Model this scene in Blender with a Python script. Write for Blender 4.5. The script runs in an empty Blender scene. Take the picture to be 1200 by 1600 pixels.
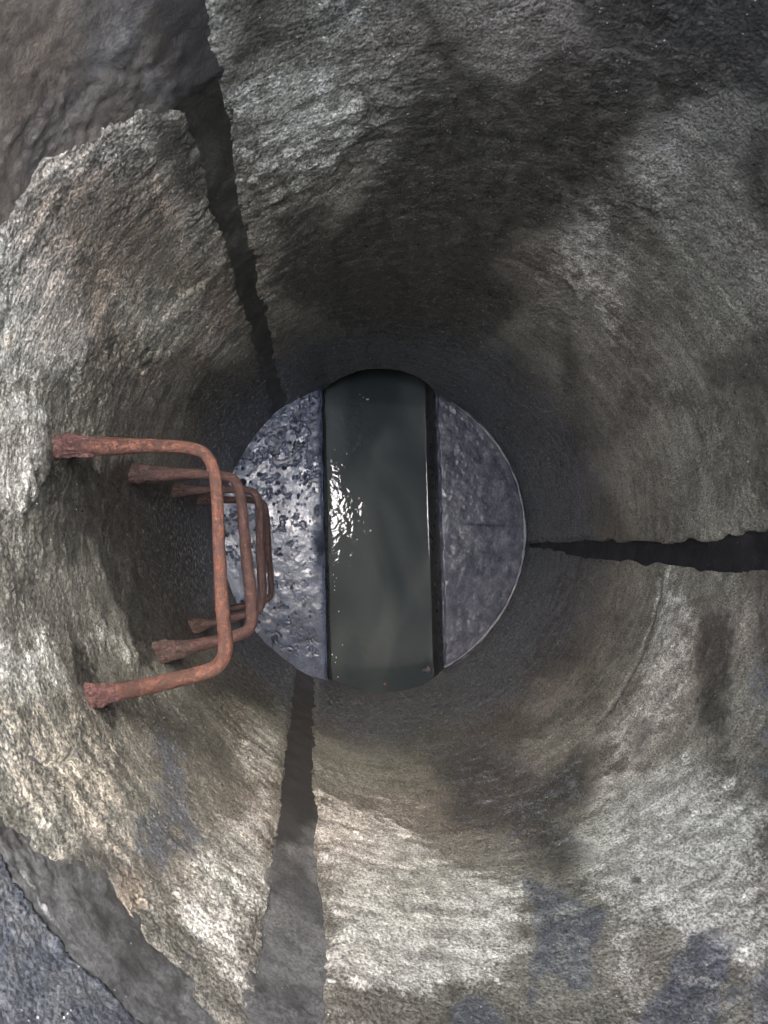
import bpy, math, random
import numpy as np

# ------------------------------------------------------------------ camera, sky, sun, exposure
scene = bpy.context.scene
COL = scene.collection
from mathutils import Matrix, Vector

CAM_POS = Vector((-0.210, -0.0412, 2.1495))
cam_data = bpy.data.cameras.new("camera")
cam_data.sensor_fit = 'VERTICAL'
cam_data.sensor_height = 24.0
cam_data.lens = 24.0 * 1040.0 / 1600.0
cam_data.clip_start = 0.01
cam_data.clip_end = 500.0
cam = bpy.data.objects.new("camera", cam_data)
COL.objects.link(cam)
fwd = Vector((0.1070732, 0.04747153, -0.99311721)).normalized()
up = Vector((0.0, 0.99885951, 0.04774602))
right = fwd.cross(up).normalized()
up = right.cross(fwd).normalized()
rot = Matrix((right, up, -fwd)).transposed().to_4x4()
cam.matrix_world = Matrix.Translation(CAM_POS) @ rot
scene.camera = cam

SUN_EL, SUN_AZ = math.radians(71.0), math.radians(-12.0)    # azimuth from +Y (photo up) towards +X
world = bpy.data.worlds.new("World")
scene.world = world
world.use_nodes = True
wn = world.node_tree
for n in list(wn.nodes):
    wn.nodes.remove(n)
sky = wn.nodes.new('ShaderNodeTexSky')
sky.sky_type = 'NISHITA'
sky.sun_disc = False
sky.sun_elevation = SUN_EL
sky.sun_rotation = SUN_AZ
sky.dust_density = 3.0
bg = wn.nodes.new('ShaderNodeBackground')
bg.inputs['Strength'].default_value = 0.15
wout = wn.nodes.new('ShaderNodeOutputWorld')
wn.links.new(sky.outputs[0], bg.inputs[0])
wn.links.new(bg.outputs[0], wout.inputs[0])

sun_data = bpy.data.lights.new("sun", 'SUN')
sun_data.energy = 1.4
sun_data.angle = math.radians(90.0)
sun_data.color = (1.0, 0.965, 0.92)
sun = bpy.data.objects.new("sun", sun_data)
COL.objects.link(sun)
to_sun = Vector((math.sin(SUN_AZ) * math.cos(SUN_EL), math.cos(SUN_AZ) * math.cos(SUN_EL), math.sin(SUN_EL)))
sun.rotation_euler = to_sun.to_track_quat('Z', 'Y').to_euler()
sun.location = (0, 0, 8)

scene.view_settings.view_transform = 'Standard'
scene.view_settings.look = 'None'
scene.view_settings.gamma = 1.0
scene.view_settings.use_curve_mapping = False
scene.view_settings.exposure = 4.5
scene.cycles.max_bounces = 8
scene.cycles.diffuse_bounces = 5

# ------------------------------------------------------------------ numbers of the place (metres)
R = 0.5                       # inside radius of the shaft
Z_JOINT = 1.645               # underside of the upper ring
Z_TOP = 2.10                  # underside of the cover slab
OPEN = (-0.305, 0.185, 0.295)   # unseen manhole opening, offset to shape light and water glints: x, y, radius
CH_X, CH_HALF, CH_AX = 0.0185, 0.187, -0.062    # channel: middle, half width, height of its axis
CH_ROT = math.radians(-1.25)
WATER_Z = -0.13
rng = np.random.default_rng(7)
random.seed(7)

# ------------------------------------------------------------------ numpy noise
_P = np.random.default_rng(11).random((64, 64, 64)).astype(np.float32)


def vnoise(x, y, z):
    xi, yi, zi = np.floor(x).astype(int), np.floor(y).astype(int), np.floor(z).astype(int)
    fx, fy, fz = x - xi, y - yi, z - zi
    fx, fy, fz = fx * fx * (3 - 2 * fx), fy * fy * (3 - 2 * fy), fz * fz * (3 - 2 * fz)
    x0, y0, z0 = xi & 63, yi & 63, zi & 63
    x1, y1, z1 = (xi + 1) & 63, (yi + 1) & 63, (zi + 1) & 63
    a = _P[x0, y0, z0] * (1 - fx) + _P[x1, y0, z0] * fx
    b = _P[x0, y1, z0] * (1 - fx) + _P[x1, y1, z0] * fx
    c = _P[x0, y0, z1] * (1 - fx) + _P[x1, y0, z1] * fx
    d = _P[x0, y1, z1] * (1 - fx) + _P[x1, y1, z1] * fx
    return (a * (1 - fy) + b * fy) * (1 - fz) + (c * (1 - fy) + d * fy) * fz


def fbm(x, y, z, scale, octaves=4, gain=0.5):
    s, amp, tot = 0.0, 1.0, 0.0
    for o in range(octaves):
        k = scale * (2.03 ** o)
        s = s + amp * (vnoise(x * k + 5.1 * o + 100, y * k + 9.7 * o + 100, z * k + 3.3 * o + 100) - 0.5)
        tot += amp
        amp *= gain
    return s / tot            # about -0.5 .. 0.5


def sstep(a, b, x):
    t = np.clip((x - a) / (b - a), 0, 1)
    return t * t * (3 - 2 * t)


def line_noise(t, seed, scale, octaves=4):
    t = np.asarray(t, float)
    return fbm(t, np.full_like(t, seed * 3.7), np.full_like(t, seed * 1.9), scale, octaves, 0.6)


# ------------------------------------------------------------------ object helpers
def tag(o, label=None, cat=None, group=None, kind=None):
    if label: o['label'] = label
    if cat: o['category'] = cat
    if group: o['group'] = group
    if kind: o['kind'] = kind
    return o


def empty(name, loc=(0, 0, 0)):
    o = bpy.data.objects.new(name, None)
    o.location = loc
    COL.objects.link(o)
    return o


def mesh_obj(name, verts, faces, mat, parent=None, smooth=True, uv=None, attr=None):
    me = bpy.data.meshes.new(name)
    verts = np.asarray(verts, np.float32)
    faces = np.asarray(faces, np.int32)
    nv, nf, k = len(verts), len(faces), faces.shape[1]
    me.vertices.add(nv)
    me.vertices.foreach_set('co', verts.ravel())
    me.loops.add(nf * k)
    me.loops.foreach_set('vertex_index', faces.ravel())
    me.polygons.add(nf)
    me.polygons.foreach_set('loop_start', np.arange(0, nf * k, k, dtype=np.int32))
    me.polygons.foreach_set('use_smooth', np.full(nf, smooth))
    if uv is not None:
        l = me.uv_layers.new(name='wall_uv')
        l.data.foreach_set('uv', np.asarray(uv, np.float32)[faces.ravel()].ravel())
    if attr is not None:
        a = me.color_attributes.new('stain_shade', 'FLOAT_COLOR', 'POINT')
        a.data.foreach_set('color', np.asarray(attr, np.float32).ravel())
    me.update(calc_edges=True)
    me.validate()
    me.materials.append(mat)
    o = bpy.data.objects.new(name, me)
    COL.objects.link(o)
    if parent is not None:
        o.parent = parent
    return o


def grid_faces(nr, nc, flip=False, wrap=False):
    i = np.arange(nr - 1)[:, None]
    j = np.arange(nc if wrap else nc - 1)[None, :]
    j2 = (j + 1) % nc
    a, b, c, d = i * nc + j, i * nc + j2, (i + 1) * nc + j2, (i + 1) * nc + j
    f = np.stack([a, b, c, d], -1).reshape(-1, 4)
    return f[:, ::-1] if flip else f


def tube(path, radii, nseg=16, noise=None, caps=True):
    """path (n,3), radii (n,): tube verts, faces and uv (along, around); noise(i, ang) multiplies the radius"""
    path = np.asarray(path, float)
    n = len(path)
    tan = np.gradient(path, axis=0)
    tan /= np.linalg.norm(tan, axis=1)[:, None]
    ref = np.array([0, 0, 1.0])
    if abs(tan[0] @ ref) > 0.9: ref = np.array([0, 1.0, 0])
    u = np.cross(tan, ref); u /= np.linalg.norm(u, axis=1)[:, None]
    v = np.cross(u, tan)
    ang = np.arange(nseg) * 2 * math.pi / nseg
    r = np.asarray(radii, float)[:, None] * np.ones((1, nseg))
    L = np.r_[0, np.cumsum(np.linalg.norm(np.diff(path, axis=0), axis=1))]
    if noise is not None:
        r = r * noise(L[:, None] + 0 * ang[None], ang[None] + 0 * L[:, None])
    P = path[:, None] + r[..., None] * (np.cos(ang)[None, :, None] * u[:, None] + np.sin(ang)[None, :, None] * v[:, None])
    verts = P.reshape(-1, 3)
    faces = grid_faces(n, nseg, wrap=True)
    uv = np.stack([L[:, None] + 0 * ang[None], 0.01 * ang[None] + 0 * L[:, None]], -1).reshape(-1, 2)
    if caps:
        for k, idx in ((0, 0), (n - 1, (n - 1) * nseg)):
            verts = np.vstack([verts, path[k][None]])
            uv = np.vstack([uv, [[L[k], 0]]])
            c = len(verts) - 1
            a = idx + np.arange(nseg); b = idx + (np.arange(nseg) + 1) % nseg
            q = np.stack([a, b, np.full(nseg, c), np.full(nseg, c)], -1)
            faces = np.vstack([faces, q[:, [1, 0, 2, 3]] if k == 0 else q])
    return verts, faces, uv


def to_tris(faces):
    """split quads into triangles, dropping the collapsed ones of the caps"""
    f = np.asarray(faces)
    t = np.vstack([f[:, [0, 1, 2]], f[:, [0, 2, 3]]])
    ok = (t[:, 0] != t[:, 1]) & (t[:, 1] != t[:, 2]) & (t[:, 0] != t[:, 2])
    return t[ok]


# ------------------------------------------------------------------ node helpers
class NT:
    def __init__(self, name):
        self.mat = bpy.data.materials.new(name)
        self.mat.use_nodes = True
        self.t = self.mat.node_tree
        self.b = self.t.nodes['Principled BSDF']

    def n(self, kind, **kw):
        nd = self.t.nodes.new(kind)
        for k, v in kw.items(): setattr(nd, k, v)
        return nd

    def put(self, sock, v):
        if isinstance(v, bpy.types.NodeSocket): self.t.links.new(v, sock)
        else: sock.default_value = v

    def math(self, op, a, b=0.0, c=0.0, clamp=False):
        nd = self.n('ShaderNodeMath', operation=op, use_clamp=clamp)
        for s, v in zip(nd.inputs, (a, b, c)): self.put(s, v)
        return nd.outputs[0]

    def ramp(self, x, lo, hi, a=0.0, b=1.0):
        nd = self.n('ShaderNodeMapRange', interpolation_type='SMOOTHSTEP')
        for s, v in zip(nd.inputs, (x, lo, hi, a, b)): self.put(s, v)
        return nd.outputs[0]

    def mix(self, f, a, b, mode='MIX'):
        nd = self.n('ShaderNodeMix', data_type='RGBA', blend_type=mode)
        col = lambda c: (*c, 1.0) if isinstance(c, tuple) and len(c) == 3 else c
        self.put(nd.inputs[0], f); self.put(nd.inputs[6], col(a)); self.put(nd.inputs[7], col(b))
        return nd.outputs[2]

    def coord(self, which='Object', scale=None):
        o = self.n('ShaderNodeTexCoord').outputs[which]
        if scale:
            m = self.n('ShaderNodeMapping'); m.inputs['Scale'].default_value = scale
            self.t.links.new(o, m.inputs[0]); o = m.outputs[0]
        return o

    def noise(self, vec, scale, detail=4.0, rough=0.55, dist=0.0):
        nd = self.n('ShaderNodeTexNoise')
        self.put(nd.inputs['Vector'], vec)
        nd.inputs['Scale'].default_value = scale; nd.inputs['Detail'].default_value = detail
        nd.inputs['Roughness'].default_value = rough; nd.inputs['Distortion'].default_value = dist
        return nd.outputs['Fac']

    def voro(self, vec, scale, feature='F1', rand=1.0):
        nd = self.n('ShaderNodeTexVoronoi', feature=feature)
        self.put(nd.inputs['Vector'], vec)
        nd.inputs['Scale'].default_value = scale; nd.inputs['Randomness'].default_value = rand
        return nd.outputs['Distance']

    def bump(self, h, dist, strength=1.0, prev=None):
        nd = self.n('ShaderNodeBump')
        nd.inputs['Strength'].default_value = strength; nd.inputs['Distance'].default_value = dist
        self.put(nd.inputs['Height'], h)
        if prev is not None: self.put(nd.inputs['Normal'], prev)
        return nd.outputs[0]

    def out(self, color=None, rough=None, normal=None, **kw):
        for k, v in (('Base Color', color), ('Roughness', rough), ('Normal', normal)):
            if v is not None: self.put(self.b.inputs[k], (*v, 1.0) if isinstance(v, tuple) and len(v) == 3 else v)
        for k, v in kw.items(): self.put(self.b.inputs[k.replace('_', ' ')], v)
        return self.mat


# ------------------------------------------------------------------ materials
def concrete_wall():
    m = NT('rough_wet_concrete')
    P = m.coord('Object')
    UV = m.coord('UV')
    US = m.coord('UV', (4.5, 52.0, 1.0))
    at = m.n('ShaderNodeVertexColor', layer_name='stain_shade')
    sp = m.n('ShaderNodeSeparateColor'); m.t.links.new(at.outputs[0], sp.inputs[0])
    d_, l_, b_, o_ = sp.outputs[0], sp.outputs[1], sp.outputs[2], at.outputs[1]
    big = m.noise(P, 7.0, 6, 0.6, 0.3)
    mid = m.noise(P, 38.0, 6, 0.68, 0.4)
    fine = m.noise(P, 290.0, 4, 0.75)
    grit = m.voro(P, 240.0)
    streak = m.noise(US, 1.0, 5, 0.62, 0.3)
    jag = m.math('ADD', m.math('MULTIPLY', m.math('SUBTRACT', mid, 0.5), 1.5), m.math('ADD', m.math('MULTIPLY', m.math('SUBTRACT', streak, 0.5), 0.55), m.math('MULTIPLY', m.math('SUBTRACT', fine, 0.5), 0.9)))
    ed = lambda s: m.ramp(m.math('ADD', s, m.math('MULTIPLY', jag, m.ramp(s, 0.0, 0.25, 0.2, 1.0))), 0.30, 0.62)
    D, B, O = ed(d_), ed(b_), ed(o_)
    L = m.ramp(m.math('ADD', l_, m.math('MULTIPLY', m.math('MULTIPLY', jag, 0.8), m.ramp(l_, 0.0, 0.25, 0.2, 1.0))), 0.12, 0.82)
    tone = m.math('ADD', m.math('MULTIPLY', big, 0.55), m.math('MULTIPLY', mid, 0.45))
    c = m.mix(m.ramp(tone, 0.38, 0.62), WALL_LOW, WALL_HIGH)
    c = m.mix(m.math('MULTIPLY', L, 0.9), c, m.mix(m.ramp(mid, 0.4, 0.62), WALL_PALE_A, WALL_PALE_B))
    c = m.mix(m.math('MULTIPLY', O, 0.6), c, m.mix(m.ramp(mid, 0.38, 0.62), (0.15, 0.118, 0.090), (0.36, 0.30, 0.24)))
    c = m.mix(m.math('MULTIPLY', D, 0.86), c, m.mix(m.ramp(mid, 0.4, 0.65), (0.022, 0.021, 0.018), (0.064, 0.060, 0.052)))
    c = m.mix(m.math('MULTIPLY', B, m.ramp(mid, 0.36, 0.62, 0.95, 0.55)), c, m.mix(m.ramp(mid, 0.4, 0.65), (0.075, 0.082, 0.100), (0.155, 0.165, 0.19)))
    # streaks round the shaft, sand grains, small dark pits, white specks painting wet sparkle
    c = m.mix(1.0, c, m.mix(m.ramp(streak, 0.33, 0.7), (0.77, 0.765, 0.76), (1.15, 1.15, 1.14)), 'MULTIPLY')
    c = m.mix(1.0, c, m.mix(m.ramp(fine, 0.36, 0.64), (0.40, 0.40, 0.41), (1.6, 1.6, 1.58)), 'MULTIPLY')
    c = m.mix(1.0, c, m.mix(m.ramp(m.noise(P, 2.6, 3, 0.5), 0.38, 0.62), (1.03, 0.985, 0.955), (0.97, 1.0, 0.965)), 'MULTIPLY')
    pit = m.math('MULTIPLY', m.ramp(m.voro(P, 85.0), 0.10, 0.20, 1.0, 0.0), m.ramp(m.noise(P, 19.0, 3), 0.46, 0.58))
    c = m.mix(m.math('MULTIPLY', pit, 0.7), c, (0.03, 0.028, 0.025))
    speck = m.math('MULTIPLY', m.ramp(m.voro(P, 150.0), 0.08, 0.16, 1.0, 0.0), m.ramp(m.noise(P, 47.0, 3), 0.50, 0.62))
    c = m.mix(m.math('MULTIPLY', speck, 0.8), c, (0.72, 0.72, 0.70))
    wet = m.math('MAXIMUM', D, B)
    rough = m.math('SUBTRACT', m.ramp(m.noise(P, 90.0, 4, 0.7), 0.35, 0.65, 0.30, 0.72), m.math('MULTIPLY', wet, 0.10))
    h = m.math('ADD', m.math('MULTIPLY', fine, 0.8), m.math('ADD', m.math('MULTIPLY', grit, -0.55), m.math('MULTIPLY', streak, 0.22)))
    nrm = m.bump(h, 0.0030, 0.75)
    return m.out(c, rough, nrm, Specular_IOR_Level=0.38)


WALL_LOW, WALL_HIGH = (0.103, 0.097, 0.083), (0.230, 0.219, 0.192)
WALL_PALE_A, WALL_PALE_B = (0.30, 0.293, 0.268), (0.55, 0.542, 0.51)
M_WALL = concrete_wall()


def mortar(name, lo, hi, rough0, stained=False):
    m = NT(name)
    P = m.coord('Object')
    a = m.noise(P, 14.0, 6, 0.6, 0.4)
    b = m.noise(P, 240.0, 5, 0.7)
    c = m.mix(m.ramp(a, 0.36, 0.64), lo, hi)
    c = m.mix(1.0, c, m.mix(m.ramp(m.noise(P, 42.0, 5, 0.7), 0.36, 0.64), (0.72, 0.72, 0.72), (1.25, 1.25, 1.24)), 'MULTIPLY')
    c = m.mix(1.0, c, m.mix(m.ramp(b, 0.35, 0.65), (0.62, 0.62, 0.63), (1.34, 1.34, 1.33)), 'MULTIPLY')
    if stained:
        at = m.n('ShaderNodeVertexColor', layer_name='stain_shade')
        sp = m.n('ShaderNodeSeparateColor'); m.t.links.new(at.outputs[0], sp.inputs[0])
        jag = m.math('MULTIPLY', m.math('SUBTRACT', m.noise(P, 45.0, 5, 0.7), 0.5), 1.2)
        c = m.mix(m.ramp(m.math('ADD', sp.outputs[0], jag), 0.3, 0.7, 0.0, 0.85), c, (0.030, 0.028, 0.026))
        c = m.mix(m.math('MULTIPLY', at.outputs[1], 0.9), c, m.mix(m.ramp(m.noise(P, 30.0, 6, 0.7), 0.35, 0.65), (0.070, 0.056, 0.042), (0.165, 0.135, 0.102)))
        c = m.mix(m.ramp(m.math('ADD', sp.outputs[1], jag), 0.6, 0.8), c, (0.5, 0.5, 0.48))
    speck = m.math('MULTIPLY', m.ramp(m.voro(P, 120.0), 0.06, 0.11, 1.0, 0.0), m.ramp(m.noise(P, 30.0, 2), 0.6, 0.7))
    c = m.mix(speck, c, (0.5, 0.49, 0.46))
    return m.out(c, m.ramp(a, 0.3, 0.7, rough0, rough0 + 0.2), m.bump(m.math('ADD', b, m.math('MULTIPLY', a, 0.6)), 0.0018, 0.7))


M_MORTAR = mortar('grey_mortar', (0.12, 0.116, 0.105), (0.19, 0.185, 0.17), 0.42)
M_MORTAR_RING = mortar('stained_ring_mortar', (0.068, 0.068, 0.066), (0.118, 0.117, 0.113), 0.42, True)
M_MORTAR_OLIVE = mortar('olive_damp_mortar', (0.020, 0.020, 0.016), (0.044, 0.043, 0.036), 0.40)
M_MORTAR_BLACK = mortar('black_wet_mortar', (0.008, 0.008, 0.010), (0.016, 0.016, 0.019), 0.5)


def bench_mat(name, lo, hi, rough_lo, rough_hi, coat):
    m = NT(name)
    P = m.coord('Object')
    a = m.noise(P, 22.0, 6, 0.62, 0.5)
    b = m.noise(P, 130.0, 5, 0.7)
    e = m.noise(P, 9.0, 4, 0.5)
    c = m.mix(m.ramp(a, 0.36, 0.62), lo, hi)
    c = m.mix(1.0, c, m.mix(m.ramp(b, 0.36, 0.64), (0.76, 0.76, 0.77), (1.2, 1.2, 1.2)), 'MULTIPLY')
    at = m.n('ShaderNodeVertexColor', layer_name='stain_shade')
    sp = m.n('ShaderNodeSeparateColor'); m.t.links.new(at.outputs[0], sp.inputs[0])
    c = m.mix(m.math('MULTIPLY', sp.outputs[0], 0.93), c, (0.013, 0.014, 0.020))
    c = m.mix(sp.outputs[2], c, (0.34, 0.34, 0.35))
    r = m.math('ADD', m.ramp(e, 0.35, 0.65, rough_lo, rough_hi), m.math('MULTIPLY', sp.outputs[1], 0.4))
    return m.out(c, r, m.bump(m.math('ADD', m.math('MULTIPLY', a, 0.7), m.math('MULTIPLY', b, 0.25)), 0.0020, 0.3), Coat_Weight=m.math('MULTIPLY', m.math('SUBTRACT', 1.0, m.math('MAXIMUM', sp.outputs[0], sp.outputs[1])), coat), Specular_IOR_Level=m.math('MULTIPLY', m.math('SUBTRACT', 1.0, m.math('MAXIMUM', sp.outputs[0], sp.outputs[1])), 0.5), Coat_Roughness=0.22)


M_BENCH_WET = bench_mat('pitted_wet_concrete', (0.040, 0.054, 0.092), (0.100, 0.128, 0.190), 0.24, 0.44, 0.15)  # blue sky sheen of the wet film put into the base colour
M_BENCH = bench_mat('smooth_damp_concrete', (0.030, 0.034, 0.052), (0.062, 0.068, 0.094), 0.28, 0.45, 0.15)


def slime_mat():
    m = NT('slimy_channel_concrete')
    P = m.coord('Object')
    a = m.noise(P, 30.0, 5, 0.6)
    return m.out(m.mix(a, (0.012, 0.013, 0.016), (0.045, 0.045, 0.048)), m.ramp(a, 0.3, 0.7, 0.22, 0.45), m.bump(m.noise(P, 160.0, 4), 0.002, 0.5))


M_SLIME = slime_mat()


def water_mat():
    m = NT('murky_green_water')
    P = m.coord('Object')
    PS = m.coord('Object', (1.0, 0.55, 1.0))
    a = m.noise(PS, 4.0, 2, 0.45, 0.5)
    c = m.mix(m.ramp(a, 0.35, 0.68), (0.030, 0.038, 0.041), (0.074, 0.086, 0.086))
    rip = m.noise(P, 46.0, 1, 0.5, 0.6)
    slow = m.noise(P, 9.0, 2, 0.5)
    calm = m.ramp(m.noise(P, 7.0, 2), 0.4, 0.6, 0.35, 1.0)
    nrm = m.bump(m.math('ADD', m.math('MULTIPLY', m.math('MULTIPLY', rip, calm), 0.66), m.math('MULTIPLY', slow, 0.35)), 0.0035, 0.5)
    return m.out(c, 0.0, nrm, IOR=1.333)


M_WATER = water_mat()


def rust_mat(name, dark, main, light, grey, fibre_amount=0.3):
    m = NT(name)
    UV = m.coord('UV', (60.0, 420.0, 1.0))
    P = m.coord('Object')
    fibre = m.noise(UV, 1.0, 5, 0.7, 1.0)
    spot = m.noise(P, 120.0, 5, 0.7)
    grain = m.noise(P, 700.0, 4, 0.7)
    c = m.mix(m.ramp(spot, 0.32, 0.68), dark, main)
    c = m.mix(m.math('MULTIPLY', m.ramp(fibre, 0.48, 0.66), fibre_amount), c, light)
    c = m.mix(m.math('MULTIPLY', m.ramp(m.noise(P, 150.0, 5, 0.75), 0.50, 0.60), 0.8), c, light)
    c = m.mix(m.math('MULTIPLY', m.ramp(grain, 0.55, 0.72), 0.28), c, grey)
    c = m.mix(1.0, c, m.mix(m.ramp(grain, 0.35, 0.6), (0.55, 0.5, 0.5), (1.15, 1.12, 1.1)), 'MULTIPLY')
    c = m.mix(m.math('MULTIPLY', m.ramp(m.noise(P, 62.0, 6, 0.75), 0.48, 0.57), 0.75), c, dark)
    c = m.mix(m.math('MULTIPLY', m.ramp(m.voro(P, 260.0), 0.16, 0.3, 1.0, 0.0), m.ramp(m.noise(P, 70.0, 3), 0.42, 0.55)), c, (0.022, 0.011, 0.009))
    h = m.math('ADD', m.math('MULTIPLY', fibre, fibre_amount), m.math('ADD', m.math('MULTIPLY', spot, 0.7), m.math('MULTIPLY', grain, 0.5)))
    return m.out(c, m.ramp(spot, 0.3, 0.7, 0.38, 0.72), m.bump(h, 0.0035, 1.0), Specular_IOR_Level=0.5)


M_RUST = [rust_mat('orange_rust', (0.026, 0.011, 0.008), (0.082, 0.027, 0.013), (0.140, 0.060, 0.038), (0.21, 0.13, 0.11)),
          rust_mat('brown_rust', (0.032, 0.014, 0.012), (0.074, 0.034, 0.027), (0.114, 0.063, 0.052), (0.147, 0.109, 0.095)),
          rust_mat('purple_brown_rust', (0.027, 0.014, 0.014), (0.066, 0.036, 0.033), (0.094, 0.056, 0.052), (0.118, 0.091, 0.086)),
          rust_mat('dark_rust', (0.022, 0.012, 0.012), (0.061, 0.029, 0.026), (0.089, 0.050, 0.043), (0.108, 0.082, 0.077))]
M_RUST_END = rust_mat('flaking_rust', (0.034, 0.014, 0.013), (0.094, 0.037, 0.031), (0.167, 0.086, 0.074), (0.226, 0.163, 0.149), 1.0)
M_RUST_END_DULL = rust_mat('dull_flaking_rust', (0.030, 0.017, 0.014), (0.074, 0.041, 0.034), (0.114, 0.074, 0.063), (0.147, 0.118, 0.105), 1.0)


def plain(name, col, rough, bump_scale=80.0, var=0.35):
    m = NT(name)
    P = m.coord('Object')
    a = m.noise(P, bump_scale, 4, 0.6)
    k = lambda f: tuple(min(1.0, x * f) for x in col)
    return m.out(m.mix(a, k(1 - var), k(1 + var)), rough, m.bump(a, 0.002, 0.5))


M_FILLET = plain('pale_mortar_bead', (0.21, 0.215, 0.23), 0.4, 160.0)
M_SLAB = plain('slab_concrete', (0.24, 0.23, 0.21), 0.8, 60.0)
M_IRON = plain('cast_iron', (0.05, 0.047, 0.045), 0.55, 90.0)
M_SOIL = plain('gravelly_ground', (0.12, 0.11, 0.085), 0.95, 25.0)
M_FOAM_GLINT = plain('white_scum_glint', (0.72, 0.75, 0.78), 0.25, 300.0, 0.1)  # for the scum lump and for flecks that imitate sky glints
M_PEBBLE = plain('reddish_stone', (0.20, 0.075, 0.065), 0.4, 200.0)
M_NOTCH = plain('dark_notch', (0.07, 0.07, 0.07), 0.35, 200.0)


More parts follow.
